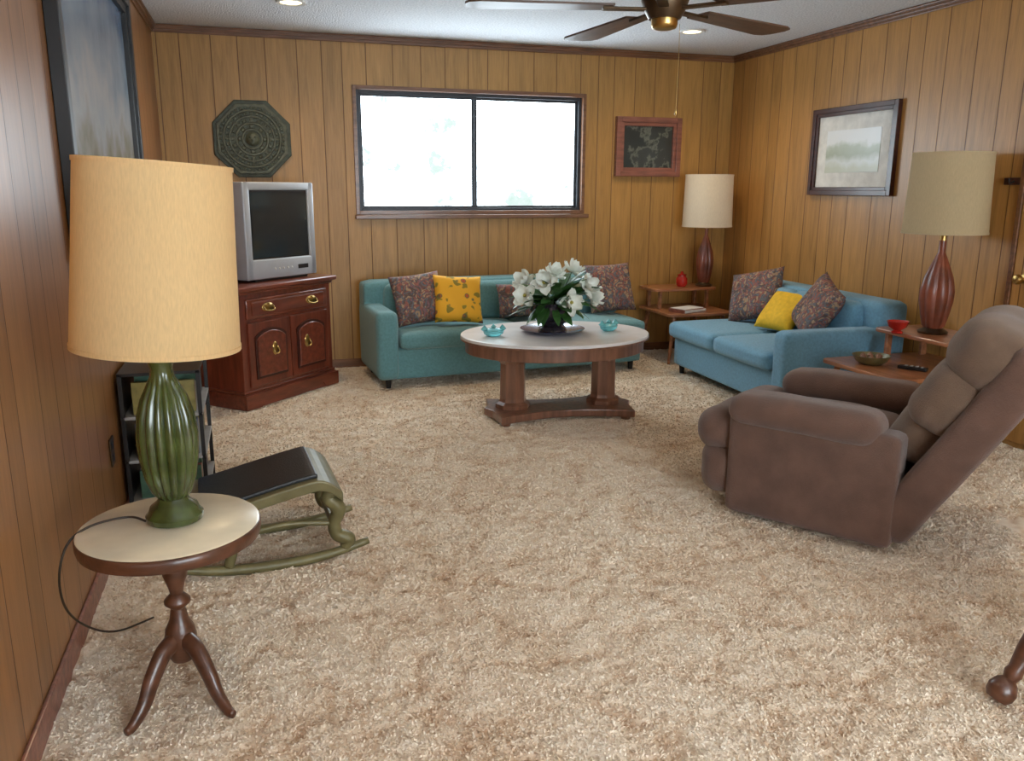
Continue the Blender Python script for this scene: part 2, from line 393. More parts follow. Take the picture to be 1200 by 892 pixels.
mx=N(nt,'ShaderNodeMix',data_type='RGBA',blend_type='MULTIPLY'); mx.inputs[0].default_value=1
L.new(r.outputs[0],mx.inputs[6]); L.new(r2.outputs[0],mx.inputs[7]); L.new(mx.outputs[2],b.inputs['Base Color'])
b.inputs['Roughness'].default_value=1; b.inputs['Specular IOR Level'].default_value=0
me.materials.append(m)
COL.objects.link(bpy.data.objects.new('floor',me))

# ---- window
e=empty('window_1')
def ring(par,x0,x1,z0,z1,y0,y1,w,m,tag):
    box(tag+'_l',x0,x0+w,y0,y1,z0,z1,m,par,.003); box(tag+'_r',x1-w,x1,y0,y1,z0,z1,m,par,.003)
    box(tag+'_t',x0+w,x1-w,y0,y1,z1-w,z1,m,par,.003); box(tag+'_b',x0+w,x1-w,y0,y1,z0,z0+w,m,par,.003)
ring(e,WX0-.02,WX1+.02,WZ0-.01,WZ1+.02,YB-.014,YB+.03,.03,M['trim'],'casing')
ring(e,WX0+.005,WX1-.005,WZ0+.01,WZ1-.005,YB+.03,YB+.08,.03,M['alu'],'frame')
ring(e,WX0+.03,1.80,WZ0+.035,WZ1-.03,YB+.04,YB+.06,.025,M['alu'],'sash_l')
ring(e,1.76,WX1-.03,WZ0+.035,WZ1-.03,YB+.062,YB+.08,.025,M['alu'],'sash_r')
box('sill',WX0-.03,WX1+.05,YB-.05,YB-.001,WZ0-.045,WZ0-.012,M['trim'],e,.005)
e=empty('window_2')
ring(e,.28,3.22,.58,2.32,YR-.05,YR+.012,.05,M['trim'],'casing')
box('mullion',1.72,1.78,YR-.05,YR,.6,2.3,M['trim'],e,.003)

# ---- door on right wall
e=empty('door_1')
box('leaf',XR-.02,XR-.001,2.82,3.70,.02,2.1,M['panel_side'],e,.003)
box('jamb_far',XR-.028,XR-.001,3.705,3.735,-.02,2.14,M['trim'],e,.004)
box('jamb_near',XR-.028,XR-.001,2.78,2.815,-.02,2.14,M['trim'],e,.004)
box('head',XR-.028,XR-.001,2.78,3.735,2.11,2.15,M['trim'],e,.004)
lathe('knob',[(.028,0),(.028,.006),(.01,.01),(.01,.035),(.025,.042),(.03,.055),(.022,.07),(0,.074)],M['brass'],e,(XR-.02,3.62,.96),20,rot=(0,-math.pi/2,0))

# ------------------------------------------------------------------ sofas
def sofa(name,loc,rz,Ln,dp,m,arm,bh=.74):
    e=empty(name,loc,rz)
    a0=.16 if arm=='l' else 0; a1=Ln-(.16 if arm=='r' else 0)
    soft('base',0.01,Ln-.01,.03,dp-.02,.055,.30,m,e,.025)
    box('base_piping',.005,Ln-.005,.022,dp-.01,.275,.288,m,e,.006,3)
    mid=(a0+a1)/2
    soft('seat_cushion_1',a0,mid-.002,-.03,dp-.22,.285,.41,m,e,.045,.022)
    soft('seat_cushion_2',mid+.002,a1,-.03,dp-.22,.285,.41,m,e,.045,.022)
    soft('back',0.0,Ln,dp-.24,dp,.28,bh,m,e,.05,0,n=20)
    k=3 if Ln>2 else 2
    for i in range(k):
        x0=a0+(a1-a0)*i/k;x1=a0+(a1-a0)*(i+1)/k
        soft(f'back_pad_{i}',x0+.002,x1-.002,dp-.31,dp-.17,.40,bh-.02,m,e,.05,0,sides=.015)
        for r_ in range(2):
            for c_ in range(2):
                lathe(f'button_{i}_{r_}_{c_}',[(.014,0),(.012,.005),(0,.008)],m,e,(x0+(x1-x0)*(.3+.4*c_),dp-.315,.52+.11*r_),12,rot=(math.pi/2,0,0))
    if arm=='l': soft('arm',-.01,.155,0,dp-.03,.06,.57,m,e,.045)
    if arm=='r': soft('arm',Ln-.155,Ln+.01,0,dp-.03,.06,.57,m,e,.045)
    for i,(x,y) in enumerate([(.08,.08),(Ln-.08,.08),(.08,dp-.1),(Ln-.08,dp-.1)]):
        lathe(f'leg_{i}',[(.018,-.01),(.025,.06)],M['black'],e,(x,y,0),14)
    return e
sofa('sofa',(.80,5.93,0),3.6,2.20,.76,M['teal'],'l')
sofa('sofa.001',(3.17,5.96,0),-91,1.58,.92,M['teal_lit'],'r')
def pil(name,w,h_,t,m,x,y,z,tilt,yaw,spin=0):
    R=Matrix.Rotation(yaw*D2R,3,'Z')@Matrix.Rotation((90-tilt)*D2R,3,'X')@Matrix.Rotation(spin*D2R,3,'Z')
    return pillow(name,w,h_,t,m,(x,y,z),R.to_euler())
pil('throw_pillow',.40,.40,.12,M['paisley'],1.155,6.235,.625,22,4,6)
pil('throw_pillow.001',.38,.38,.13,M['embroid'],1.45,6.16,.62,24,2,-4)
pil('throw_pillow.002',.46,.28,.13,M['paisley'],2.04,6.33,.57,20,2,0)
pil('throw_pillow.003',.42,.42,.13,M['paisley'],2.82,6.40,.64,22,2,2)
pil('throw_pillow.004',.46,.42,.14,M['paisley'],3.72,5.62,.64,24,-70,14)
pil('throw_pillow.005',.36,.34,.12,M['yellow'],3.70,5.22,.57,40,-80,0)
pil('throw_pillow.006',.44,.42,.14,M['paisley'],3.72,4.86,.64,26,-100,-20)

# ------------------------------------------------------------------ cabinet
e=empty('wooden_cabinet',(-.14,5.58,0),46.2)
W,Dp,H_=.955,.42,.82
box('carcass',.02,W-.02,.02,Dp,.09,.775,M['cherry'],e,.004)
box('plinth',0,W,0,Dp,-.005,.10,M['cherry_h'],e,.01,2)
box('plinth_mould',.008,W-.008,.008,Dp,.10,.12,M['cherry_h'],e,.008,3)
box('top_mould',.01,W-.01,.0,Dp,.765,.785,M['cherry_h'],e,.006,3)
box('top',-.02,W+.02,-.025,Dp+.005,.785,.82,M['cherry_h'],e,.012,3)
P=[(0.0,0),(.14,0),(.17,.035),(.25,.05),(.36,.035),(.42,.055),(W/2,.06)]
poly=[(x,z) for x,z in P]+[(W-x,z) for x,z in P[::-1]][1:]+[(W,.095),(0,.095)]
extr('apron',poly,.012,M['cherry_h'],e,(0,-.008,0),(math.pi/2,0,0))
box('drawer_front',.07,W-.07,.004,.03,.595,.735,M['cherry_h'],e,.012,3)
box('drawer_panel',.11,W-.11,-.004,.02,.615,.715,M['cherry_h'],e,.012,2)
for i in range(2):
    x0=.07+i*(W-.14)/2+.004; x1=.07+(i+1)*(W-.14)/2-.004
    box(f'door_{i}',x0,x1,.004,.03,.14,.575,M['cherry'],e,.006)
    def arch(ins,):
        a,b_=x0+ins,x1-ins; z0,z1=.14+ins,.575-ins; mid=(a+b_)/2; hw=(b_-a)/2
        pts=[(a,z0),(b_,z0),(b_,z1-.05)]
        for k in range(13):
            t=k/12; x=b_-(b_-a)*t; pts.append((x,z1-.05+.05*max(0,math.sin(math.pi*t))**.7))
        pts.append((a,z1-.05)); 
        out=[]
        for p in pts:
            if not out or (abs(out[-1][0]-p[0])+abs(out[-1][1]-p[1])>1e-4): out.append(p)
        if abs(out[0][0]-out[-1][0])+abs(out[0][1]-out[-1][1])<1e-4: out.pop()
        return out
    extr(f'door_groove_{i}',arch(.05),.012,M['cherry_d'],e,(0,.002,0),(math.pi/2,0,0))
    extr(f'door_raised_{i}',arch(.066),.026,M['cherry'],e,(0,-.001,0),(math.pi/2,0,0),.008)
    xm=(x0+x1)/2+.02 if i==0 else (x0+x1)/2-.06
    lathe(f'door_pull_plate_{i}',[(.026,0),(.022,.006),(0,.008)],M['brass'],e,(xm,-.014,.38),16,sy=1.8,rot=(math.pi/2,0,0))
    sweep(f'door_pull_{i}',[(xm-.022,-.018,.39),(xm-.024,-.032,.36),(xm,-.036,.345),(xm+.024,-.032,.36),(xm+.022,-.018,.39)],.005,M['brass'],e)
    xd=W*(.27 if i==0 else .73)
    lathe(f'drawer_pull_plate_{i}',[(.03,0),(.026,.006),(0,.008)],M['brass'],e,(xd,-.004,.668),16,sx=1.9,rot=(math.pi/2,0,0))
    sweep(f'drawer_pull_{i}',[(xd-.045,-.01,.672),(xd-.04,-.028,.652),(xd,-.034,.645),(xd+.04,-.028,.652),(xd+.045,-.01,.672)],.005,M['brass'],e)

# ------------------------------------------------------------------ CRT television
e=empty('television',(.135,6.075,.822),43)
hw=.33; th=.665
sx0,sx1,sz0,sz1=-.27,.27,.15,.61
box('bezel_left',-hw,sx0,-.05,.07,.015,th,M['silver'],e,.012,3)
box('bezel_right',sx1,hw,-.05,.07,.015,th,M['silver'],e,.012,3)
box('bezel_top',-hw+.004,hw-.004,-.05,.07,sz1,th,M['silver'],e,.012,3)
box('bezel_bottom',-hw+.004,hw-.004,-.05,.07,.015,sz0,M['silver'],e,.012,3)
box('bezel_inner',sx0-.005,sx1+.005,-.035,.05,sz0-.005,sz1+.005,M['black'],e,.002)
V=[];Fc=[];n_=16
for i in range(n_+1):
    for j in range(n_+1):
        u=-1+2*i/n_;v=-1+2*j/n_
        V.append((u*.258,-.036-.014*(1-.5*u*u-.5*v*v),(sz0+sz1)/2+v*.218))
for i in range(n_):
    for j in range(n_):
        a=i*(n_+1)+j;Fc.append((a,a+n_+1,a+n_+2,a+1))
mk('screen',V,Fc,M['screen'],e,True)
Vv=[(-.325,.07,.02),(.325,.07,.02),(.325,.07,.66),(-.325,.07,.66),(-.21,.26,.03),(.21,.26,.03),(.21,.26,.52),(-.21,.26,.52)]
mk('rear_shell',Vv,[(0,1,5,4),(1,2,6,5),(2,3,7,6),(3,0,4,7),(4,5,6,7),(3,2,1,0)],M['silver'],e)
for i in range(5): lathe(f'button_{i}',[(.008,0),(.006,.004),(0,.005)],M['white'],e,(-.08+.04*i,-.05,.08),12,rot=(math.pi/2,0,0))
box('power_panel',.14,.24,-.053,-.04,.065,.095,M['black'],e,.002)
box('foot_pad',-.25,.25,-.03,.24,0,.02,M['black'],e,.003)

# ------------------------------------------------------------------ octagonal plaque
e=empty('octagonal_wall_plaque',(.015,YB,1.81)); e.scale=(.88,1,.88)
def octo(r): return [(r*math.cos((22.5+45*k)*D2R),r*math.sin((22.5+45*k)*D2R)) for k in range(8)]
extr('base',octo(.348),.03,M['plaque'],e,(0,-.018,0),(math.pi/2,0,0),.006)
extr('rim',octo(.315),.02,M['plaque2'],e,(0,-.036,0),(math.pi/2,0,0),.006)
extr('field',octo(.285),.02,M['plaque'],e,(0,-.040,0),(math.pi/2,0,0),.004)
for i,(r0_,w) in enumerate([(.235,.012),(.185,.01),(.13,.012),(.08,.012)]):
    lathe(f'ring_{i}',[(r0_-w,0),(r0_-w*.5,.012),(r0_+w*.5,.012),(r0_+w,0)],M['plaque2'],e,(0,-.048,0),64,rot=(math.pi/2,0,0),cap=False)
V=[];Fc=[]
def addb(cx,cz,w,h_,d,a):
    k=len(V)
    for sy in(0,1):
        for (px,pz) in((-w,-h_),(w,-h_),(w,h_),(-w,h_)):
            s_=.6 if sy else 1
            x=px*s_;z=pz*s_
            V.append((cx+x*math.cos(a)-z*math.sin(a),-.048-d*sy,cz+x*math.sin(a)+z*math.cos(a)))
    Fc.extend([(k,k+1,k+5,k+4),(k+1,k+2,k+6,k+5),(k+2,k+3,k+7,k+6),(k+3,k,k+4,k+7),(k+4,k+5,k+6,k+7)])
for rr_,cnt,w,h_ in((.26,40,.012,.012),(.21,28,.013,.014),(.158,16,.018,.014),(.105,8,.02,.016)):
    for k in range(cnt):
        a=2*math.pi*k/cnt; addb(rr_*math.cos(a),rr_*math.sin(a),w,h_,.012,a-math.pi/2)
mk('glyph_blocks',V,Fc,M['plaque2'],e)
for k in range(8):
    a=k*45*D2R
    extr(f'ray_{k}',[(-.018,.14),(.018,.14),(0,.225 if k%2==0 else .19)],.014,M['plaque2'],e,(0,-.05,0),(math.pi/2,-a,0))
lathe('face',[(.06,0),(.055,.012),(.03,.022),(0,.025)],M['plaque2'],e,(0,-.048,0),24,rot=(math.pi/2,0,0))
for sx_ in(-1,1): lathe(f'eye_{sx_}',[(.01,0),(0,.008)],M['plaque'],e,(sx_*.02,-.069,.015),10,rot=(math.pi/2,0,0))
box('tongue',-.008,.008,-.08,-.06,-.045,-.01,M['plaque'],e,.003)

# ------------------------------------------------------------------ pictures
def frame(name,loc,rz,w,h_,fw,fm,art,mat_w=0,matm=None,dep=.03):
    e=empty(name,loc,rz)
    for i,(ins,d) in enumerate([(0,dep),(fw*.55,dep*.7)]):
        ring(e,-w/2+ins,w/2-ins,-h_/2+ins,h_/2-ins,-d,-.001,fw*(.6 if i==0 else .45),fm,f'frame_{i}')
    iw,ih=w/2-fw*.9,h_/2-fw*.9
    box('backing',-iw,iw,-.008,-.001,-ih,ih,matm or fm,e,0)
    box('artwork',-iw+mat_w,iw-mat_w,-.011,-.007,-ih+mat_w,ih-mat_w,art,e,0)
    return e
art_l=paint_mat('landscape_painting',[(.0,(.03,.035,.02)),(.30,(.16,.13,.06)),(.42,(.34,.32,.26)),(.55,(.48,.50,.52)),(.75,(.30,.38,.46)),(1,(.12,.18,.28))],'Z',.8,.3,.6,4,.25)
art_r=paint_mat('lake_print',[(.0,(.40,.42,.33)),(.30,(.52,.54,.43)),(.40,(.66,.69,.66)),(.50,(.36,.40,.30)),(.60,(.45,.50,.40)),(.68,(.78,.80,.80)),(1,(.82,.84,.85))],'Z',2.0,.42,.25,9,.3)
art_b=paint_mat('dark_engraving',[(.0,(.015,.018,.016)),(.54,(.025,.03,.026)),(.60,(.14,.15,.12)),(.64,(.04,.045,.04)),(1,(.03,.03,.025))],'X',.4,.1,1.0,7,.2)
frame('framed_picture',(3.335,YB,1.81),0,.62,.50,.075,M['trim_red'],art_b,dep=.05)
frame('framed_picture.001',(XR,5.19,1.725),-90,.90,.63,.06,M['cherry_d'],art_r,.11,M['paper'],dep=.035)
frame('framed_picture.002',(XL,4.30,1.83),90,2.0,1.28,.10,M['black'],art_l,dep=.05)
e=empty('coat_hook_rail',(XR,3.6,1.50))
box('rail',-.02,-.001,-.25,.25,-.02,.02,M['cherry_d'],e,.004)
for i in range(3): sweep(f'hook_{i}',[(-.02,-.18+.18*i,0),(-.05,-.18+.18*i,-.01),(-.06,-.18+.18*i,.015)],.005,M['black'],e)
e=empty('wall_outlet',(XL,3.64,.37)); box('plate',.001,.008,-.04,.04,-.06,.06,M['bronze'],e,.003)
for z in(-.025,.025): box(f'socket_{z}',.006,.011,-.015,.015,z-.014,z+.014,M['black'],e,.003)

# ------------------------------------------------------------------ coffee table
e=empty('oval_coffee_table',(1.85,5.07,0),-4)
def oval(a,b_,n=72,p=2.0): return [(a*math.copysign(abs(math.cos(2*math.pi*k/n))**(2/p),math.cos(2*math.pi*k/n)),b_*math.copysign(abs(math.sin(2*math.pi*k/n))**(2/p),math.sin(2*math.pi*k/n))) for k in range(n)]
extr('top',oval(.63,.50),.022,M['white_top'],e,(0,0,.511),bev=.006)
extr('top_edge',oval(.632,.502),.012,M['oak'],e,(0,0,.497),bev=.004)
extr('apron',oval(.60,.46),.085,M['oak'],e,(0,0,.452),bev=.006)
for s in(-1,1):
    lathe(f'column_{s}',[(.115,.06),(.115,.085),(.09,.10),(.085,.12),(.082,.35),(.09,.37),(.105,.385),(.105,.41)],M['oak'],e,(s*.31,-.10,0),8,smooth=False)
    box(f'column_block_{s}',s*.31-.12,s*.31+.12,-.22,.02,.385,.412,M['oak'],e,.008)
pts=[]
for k in range(17): t=k/16; pts.append((-.44+.88*t, -.36+.10*math.sin(math.pi*t)))
pts+= [(.46,-.18),(.50,-.10),(.46,-.02)]
for k in range(17): t=k/16; pts.append((.44-.88*t, .14-.10*math.sin(math.pi*t)))
pts+= [(-.46,-.02),(-.50,-.10),(-.46,-.18)]
extr('base',pts,.05,M['oak'],e,(0,0,.035),bev=.008)
for i,(x,y) in enumerate([(-.40,-.30),(.40,-.30),(-.40,.08),(.40,.08)]): lathe(f'foot_{i}',[(.03,-.01),(.035,.02)],M['oak'],e,(x,y,0),16)

# flower arrangement
e=empty('magnolia_arrangement',(1.84,5.10,.523))
lathe('saucer',[(.0,.0),(.12,.0),(.2,.018),(.215,.026),(.2,.024),(.12,.008),(0,.008)],M['cobalt'],e,seg=48)
lathe('bowl',[(.05,.008),(.095,.012),(.09,.03),(.06,.045),(.10,.07),(.145,.11),(.15,.15),(.13,.185),(.145,.2),(.135,.2),(.12,.18),(0,.17)],M['bowl'],e,seg=40)
def leafmesh(L_,w,bend,m,name,loc,dirv,roll=0,cup=0,parent=None):
    V=[];Fc=[];n=8
    for i in range(n+1):
        t=i/n; wd=w*math.sin(math.pi*min(1,t*.93+.05))**.8
        for j in(-1,0,1):
            V.append((t*L_, j*wd/2, -bend*t*t+ (abs(j))*cup*wd))
    for i in range(n):
        for j in range(2):
            a=i*3+j;Fc.append((a,a+3,a+4,a+1))
    d=Vector(dirv).normalized(); q=d.to_track_quat('X','Z').to_matrix().to_4x4()@Matrix.Rotation(roll,4,'X')
    o=mk(name,V,Fc,m,parent,True,loc,q.to_euler()); return o
rd=random.Random(3)
for i in range(110):
    a=rd.uniform(0,2*math.pi); el=rd.uniform(-.45,.8); rr_=rd.uniform(.02,.14)
    d=(math.cos(a)*math.cos(el),math.sin(a)*math.cos(el),math.sin(el))
    leafmesh(rd.uniform(.15,.22),rd.uniform(.05,.075),rd.uniform(0,.07),M['leaf'],f'leaf_{i}',(d[0]*rr_,d[1]*rr_,.21+rr_*d[2]),d,rd.uniform(-.6,.6),.1,e)
fl=[(-.22,-.10,.26),(-.11,-.14,.34),(.18,-.14,.31),(.26,-.04,.23),(.03,.05,.37),(.15,.05,.39),(-.18,.04,.33),(.05,-.2,.22)]
for i,(x,y,z) in enumerate(fl):
    ax=Vector((x,y-.12,z-.18)).normalized()
    sweep(f'stem_{i}',[(x*.2,y*.2,.18),(x*.6,y*.6,z*.6+.05),(x,y,z)],.004,M['leaf'],e,6)
    q=ax.to_track_quat('Z','Y').to_matrix()
    for k in range(8):
        a=k*math.pi/4+i; op=.25 if k%2 else .95
        d=q@Vector((math.cos(a)*math.cos(op),math.sin(a)*math.cos(op),math.sin(op)))
        upv=q@Vector((0,0,1))
        xd=d; zd=(upv-d*upv.dot(d)).normalized(); yd=zd.cross(xd)
        R=Matrix((xd,yd,zd)).transposed()
        V=[];Fc=[]
        for ii in range(7):
            t=ii/6; wd=.072*math.sin(math.pi*min(1,t*.82+.12))**.7
            for j in range(-2,3):
                V.append((t*.092,j*wd/4,.018*math.sin(t*2.6)*-1+.004*j*j))
        for ii in range(6):
            for j in range(4):
                a_=ii*5+j;Fc.append((a_,a_+5,a_+6,a_+1))
        mk(f'petal_{i}_{k}',V,Fc,M['petal'],e,True,(x,y,z),R.to_euler())
    lathe(f'pistil_{i}',[(.008,0),(.012,.015),(0,.035)],M['pistil'],e,(x,y,z),8,rot=q.to_euler())
def ornament(name,loc,rz):
    e=empty(name,loc,rz)
    lathe('body',[(.0,0),(.03,0),(.045,.015),(.05,.035),(.03,.05),(0,.052)],M['aqua'],e,seg=20,sx=1.4)
    lathe('wing_l',[(0,-.02),(.025,0),(.0,.03)],M['aqua'],e,(-.06,0,.045),12); lathe('wing_r',[(0,-.02),(.025,0),(.0,.03)],M['aqua'],e,(.06,0,.045),12)
    lathe('knob',[(.0,0),(.02,.012),(0,.03)],M['aqua'],e,(0,0,.048),12)
ornament('glass_ornament',(1.42,5.05,.523),0); ornament('glass_ornament.001',(2.22,5.04,.523),20)

# ------------------------------------------------------------------ step end tables
def step_table(name,loc,rz,lx,ly):
    e=empty(name,loc,rz)
    def rr(x0,x1,y0,y1,z0,z1,nm):
        r=.05;pts=[]
        for cx,cy,a0 in((x1-r,y1-r,0),(x0+r,y1-r,90),(x0+r,y0+r,180),(x1-r,y0+r,270)):
            for k in range(6): a=(a0+k*18)*D2R; pts.append((cx+r*math.cos(a),cy+r*math.sin(a)))
        extr(nm,pts,z1-z0,M['walnut_o'],e,(0,0,(z0+z1)/2),bev=.005)
    rr(0,lx,0,ly,.40,.425,'lower_tier'); rr(.0,lx,ly*.48,ly,.58,.605,'upper_tier')
    for i,x in enumerate((.08,lx-.08)):
        for j,y in enumerate((ly*.56,ly-.07)): box(f'riser_{i}_{j}',x-.012,x+.012,y-.02,y+.02,.424,.582,M['walnut_o'],e,.004)
    box('rail',.08,lx-.08,ly*.5,ly*.53,.37,.4,M['walnut_o'],e,.003)
    for i,(x,y,dx,dy) in enumerate([(.08,.08,-.06,-.05),(lx-.08,.08,.06,-.05),(.08,ly-.08,-.06,.03),(lx-.08,ly-.08,.06,.03)]):
        sweep(f'leg_{i}',[(x,y,.405),(x+dx*.5,y+dy*.5,.2),(x+dx,y+dy,-.008)],[.02,.017,.011],M['walnut_o'],e,12)
    return e
step_table('step_end_table',(3.27,6.16,0),0,.62,.64)
step_table('step_end_table.001',(3.32,4.27,0),-90,.66,.78)
def table_lamp(name,loc,prof,bm_,shade,r0_,r1_,z0,z1,sm,nfl=0,flute=0,fz=(0,9),foot=None,tilt=0):
    e=empty(name,loc)
    lathe('body',prof,bm_,e,seg=96 if nfl else 40,nfl=nfl,flute=flute,fz=fz)
    if foot: lathe('foot',foot,M['bronze'],e)
    zb=prof[-1][1]
    lathe('socket',[(.018,zb-.005),(.02,zb+.03),(.014,zb+.05),(.016,zb+.09)],M['brass'],e,seg=20)
    zc=zb+.05
    piv=bpy.data.objects.new('shade_pivot',None); COL.objects.link(piv); piv.parent=e; piv.location=(0,0,zc); piv.rotation_euler=(0,tilt*D2R,0)
    z0-=zc; z1-=zc; zb-=zc
    lathe('shade',[(r0_,z0),(r0_*1.003,z0+.008),((r0_+r1_)/2,(z0+z1)/2),(r1_*1.003,z1-.008),(r1_,z1)],sm,piv,seg=64,cap=False)
    for i,(rr_,zz) in enumerate(((r0_,z0),(r1_,z1))):
        lathe(f'shade_trim_{i}',[(rr_-.002,zz-.006),(rr_+.003,zz-.006),(rr_+.003,zz+.006),(rr_-.002,zz+.006)],sm,piv,seg=64,cap=False)
    lathe('bulb',[(.012,zb+.09),(.03,zb+.14),(.03,zb+.16),(0,zb+.19)],M['white'],piv,seg=16)
    for k in range(3):
        a=k*2.094; sweep(f'spider_{k}',[(0,0,z1-.04),(r1_*.98*math.cos(a),r1_*.98*math.sin(a),z1-.01)],.0025,M['brass'],piv,6)
    sweep('harp',[(.016,0,zb+.04),(.06,0,(zb+z1)/2),(0,0,z1-.03),(-.06,0,(zb+z1)/2),(-.016,0,zb+.04)],.0025,M['brass'],piv,6)
    lathe('finial',[(.004,z1-.04),(.012,z1-.01),(0,z1+.01)],M['brass'],piv,seg=12)
    return e
rp=[(.045,.03),(.06,.05),(.075,.12),(.088,.20),(.09,.26),(.075,.34),(.05,.41),(.03,.46),(.018,.49),(.018,.56)]
ft=[(.07,0),(.075,.012),(.065,.02),(.05,.028),(.045,.035)]
table_lamp('table_lamp.001',(3.81,6.58,.605),[(r*.85,z*.92) for r,z in rp],M['red_lamp'],0,.215,.205,.53,.965,M['shade_w'],8,.12,(.04,.42),ft)
table_lamp('table_lamp.002',(3.885,3.98,.605),[(r*1.12,z*.99) for r,z in rp],M['red_lamp'],0,.23,.215,.60,1.05,M['shade_t'],8,.12,(.04,.42),[(r*1.15,z) for r,z in ft])
e=empty('red_candle_jar',(3.60,6.60,.606)); lathe('jar',[(.035,0),(.05,.02),(.05,.07),(.035,.09),(.035,.1),(.03,.1),(.03,.09),(.044,.07),(.044,.02),(0,.01)],M['redglass'],e,seg=24)
lathe('lid',[(.04,.1),(.04,.108),(.012,.115),(.014,.13),(0,.135)],M['redglass'],e,seg=24)
e=empty('book',(3.5,6.3,.426),20); box('cover',-.13,.13,-.09,.09,0,.03,M['trim_red'],e,.003); box('pages',-.125,.135,-.095,.085,.004,.026,M['paper'],e,.001); box('top_sheet',-.12,.12,-.08,.08,.031,.035,M['paper'],e,.001)
e=empty('red_glass_dish',(3.66,4.02,.606)); lathe('dish',[(.03,0),(.035,.01),(.02,.02),(.05,.04),(.065,.075),(.06,.075),(.045,.045),(0,.03)],M['redglass'],e,seg=24,nfl=12,flute=.08,fz=(.03,.1))
e=empty('woven_bowl',(3.50,4.03,.426)); lathe('bowl',[(.06,0),(.09,.02),(.11,.055),(.105,.055),(.085,.02),(0,.01)],M['gold_frame'],e,seg=28)
for k in range(7): lathe(f'nut_{k}',[(0,-.02),(.02,0),(0,.02)],M['oak'],e,(.05*math.cos(k),.05*math.sin(k),.045),10)
e=empty('remote_control',(3.62,3.82,.426),30); box('body',-.025,.025,-.08,.08,0,.02,M['black'],e,.005)
for k in range(4): box(f'key_{k}',-.012,.012,-.06+.03*k,-.045+.03*k,.019,.023,M['silver'],e,.001)

# ------------------------------------------------------------------ recliner
e=empty('recliner_armchair',(2.35,2.50,0),124)
B=M['brown']; B2=M['brown2']; Wd=.80
for nm,y0,y1 in(('near',-.17,0),('far',-Wd,-Wd+.17)):
    soft('side_'+nm,.0,.72,y0+.01,y1-.01,.02,.50,B,e,.035)
    soft('arm_pad_'+nm,.08,.73,y0-.02,y1+.02,.43,.57,B,e,.07,.012,n=18,wr=.004)
soft('base',.05,.66,-Wd+.15,-.15,.03,.32,B,e,.03)
soft('seat_cushion',.10,.80,-Wd+.17,-.17,.27,.46,B,e,.07,.03,n=18,wr=.005)
soft('footrest_upper',.68,.90,-Wd+.04,-.04,.27,.47,B,e,.09,0,n=18,sides=.02,wr=.006)
soft('footrest_lower',.68,.87,-Wd+.04,-.04,.07,.32,B,e,.08,0,n=18,sides=.02,wr=.006)
bk=bpy.data.objects.new('back_pivot',None); COL.objects.link(bk); bk.parent=e; bk.location=(.07,-Wd/2,.09); bk.rotation_euler=(0,-30*D2R,0)
soft('back_shell',-.12,.05,-.37,.37,0,.92,B,bk,.045,0,n=18,wr=.003)
soft('lumbar_cushion',.02,.21,-.245,.245,.26,.54,B2,bk,.07,0,n=18,wr=.006,sides=.02)
soft('mid_cushion',.0,.22,-.33,.33,.44,.73,B2,bk,.085,0,n=18,wr=.008,sides=.02)
soft('head_cushion',-.02,.24,-.34,.34,.67,.94,B2,bk,.10,0,n=18,wr=.009,sides=.02)
box('shell_seam',-.126,-.11,-.003,.003,.05,.88,M['cherry_d'],bk,.002)

# ------------------------------------------------------------------ pedestal side table + lamp
TX,TY=-.285,2.36
e=empty('round_pedestal_table',(TX,TY,0))
k_=.245/.272
lathe('top',[(0,.515),(.262*k_,.515),(.268*k_,.52),(.262*k_,.524),(0,.525)],M['marble'],e,seg=64)
lathe('top_rim',[(.25*k_,.475),(.268*k_,.48),(.272*k_,.495),(.272*k_,.512),(.266*k_,.518),(.0,.514)],M['walnut'],e,seg=64)
lathe('column',[(.055,.475),(.05,.462),(.028,.455),(.02,.43),(.03,.40),(.034,.37),(.022,.33),(.018,.31),(.036,.29),(.036,.28),(.02,.265),(.026,.23),(.04,.2),(.045,.17),(.04,.12),(.03,.10),(.0,.095)],M['walnut'],e,seg=32)
for i,a in enumerate((232,308,90)):
    a*=D2R;c,s=math.cos(a),math.sin(a)
    sweep(f'leg_{i}',[(c*.02,s*.02,.17),(c*.07,s*.07,.155),(c*.12,s*.12,.10),(c*.155,s*.155,.045),(c*.20,s*.20,.008),(c*.225,s*.225,.004)],[.030,.028,.026,.022,.017,.012],M['walnut'],e,12,flat=.8)
gp=[(.07,.0),(.085,.004),(.088,.02),(.078,.03),(.072,.045),(.05,.06),(.045,.07),(.06,.085),(.078,.13),(.090,.19),(.093,.25),(.086,.31),(.07,.36),(.05,.395),(.036,.42),(.033,.44),(.043,.47),(.05,.485),(.045,.495),(.022,.50)]
table_lamp('table_lamp',(-.272,2.38,.526),[(r*.88,z*1.0) for r,z in gp],M['green'],0,.213,.191,.505,.98,M['shade_y'],16,.14,(.08,.40),tilt=4)
e=empty('lamp_cord')
sweep('cord',[(-.35,2.38,.530),(-.40,2.42,.532),(-.49,2.38,.532),(-.545,2.34,.50),(-.575,2.34,.40),(-.59,2.45,.25),(-.57,2.62,.1),(-.52,2.75,.012),(-.42,2.82,.008)],.0035,M['cord'],e,8)

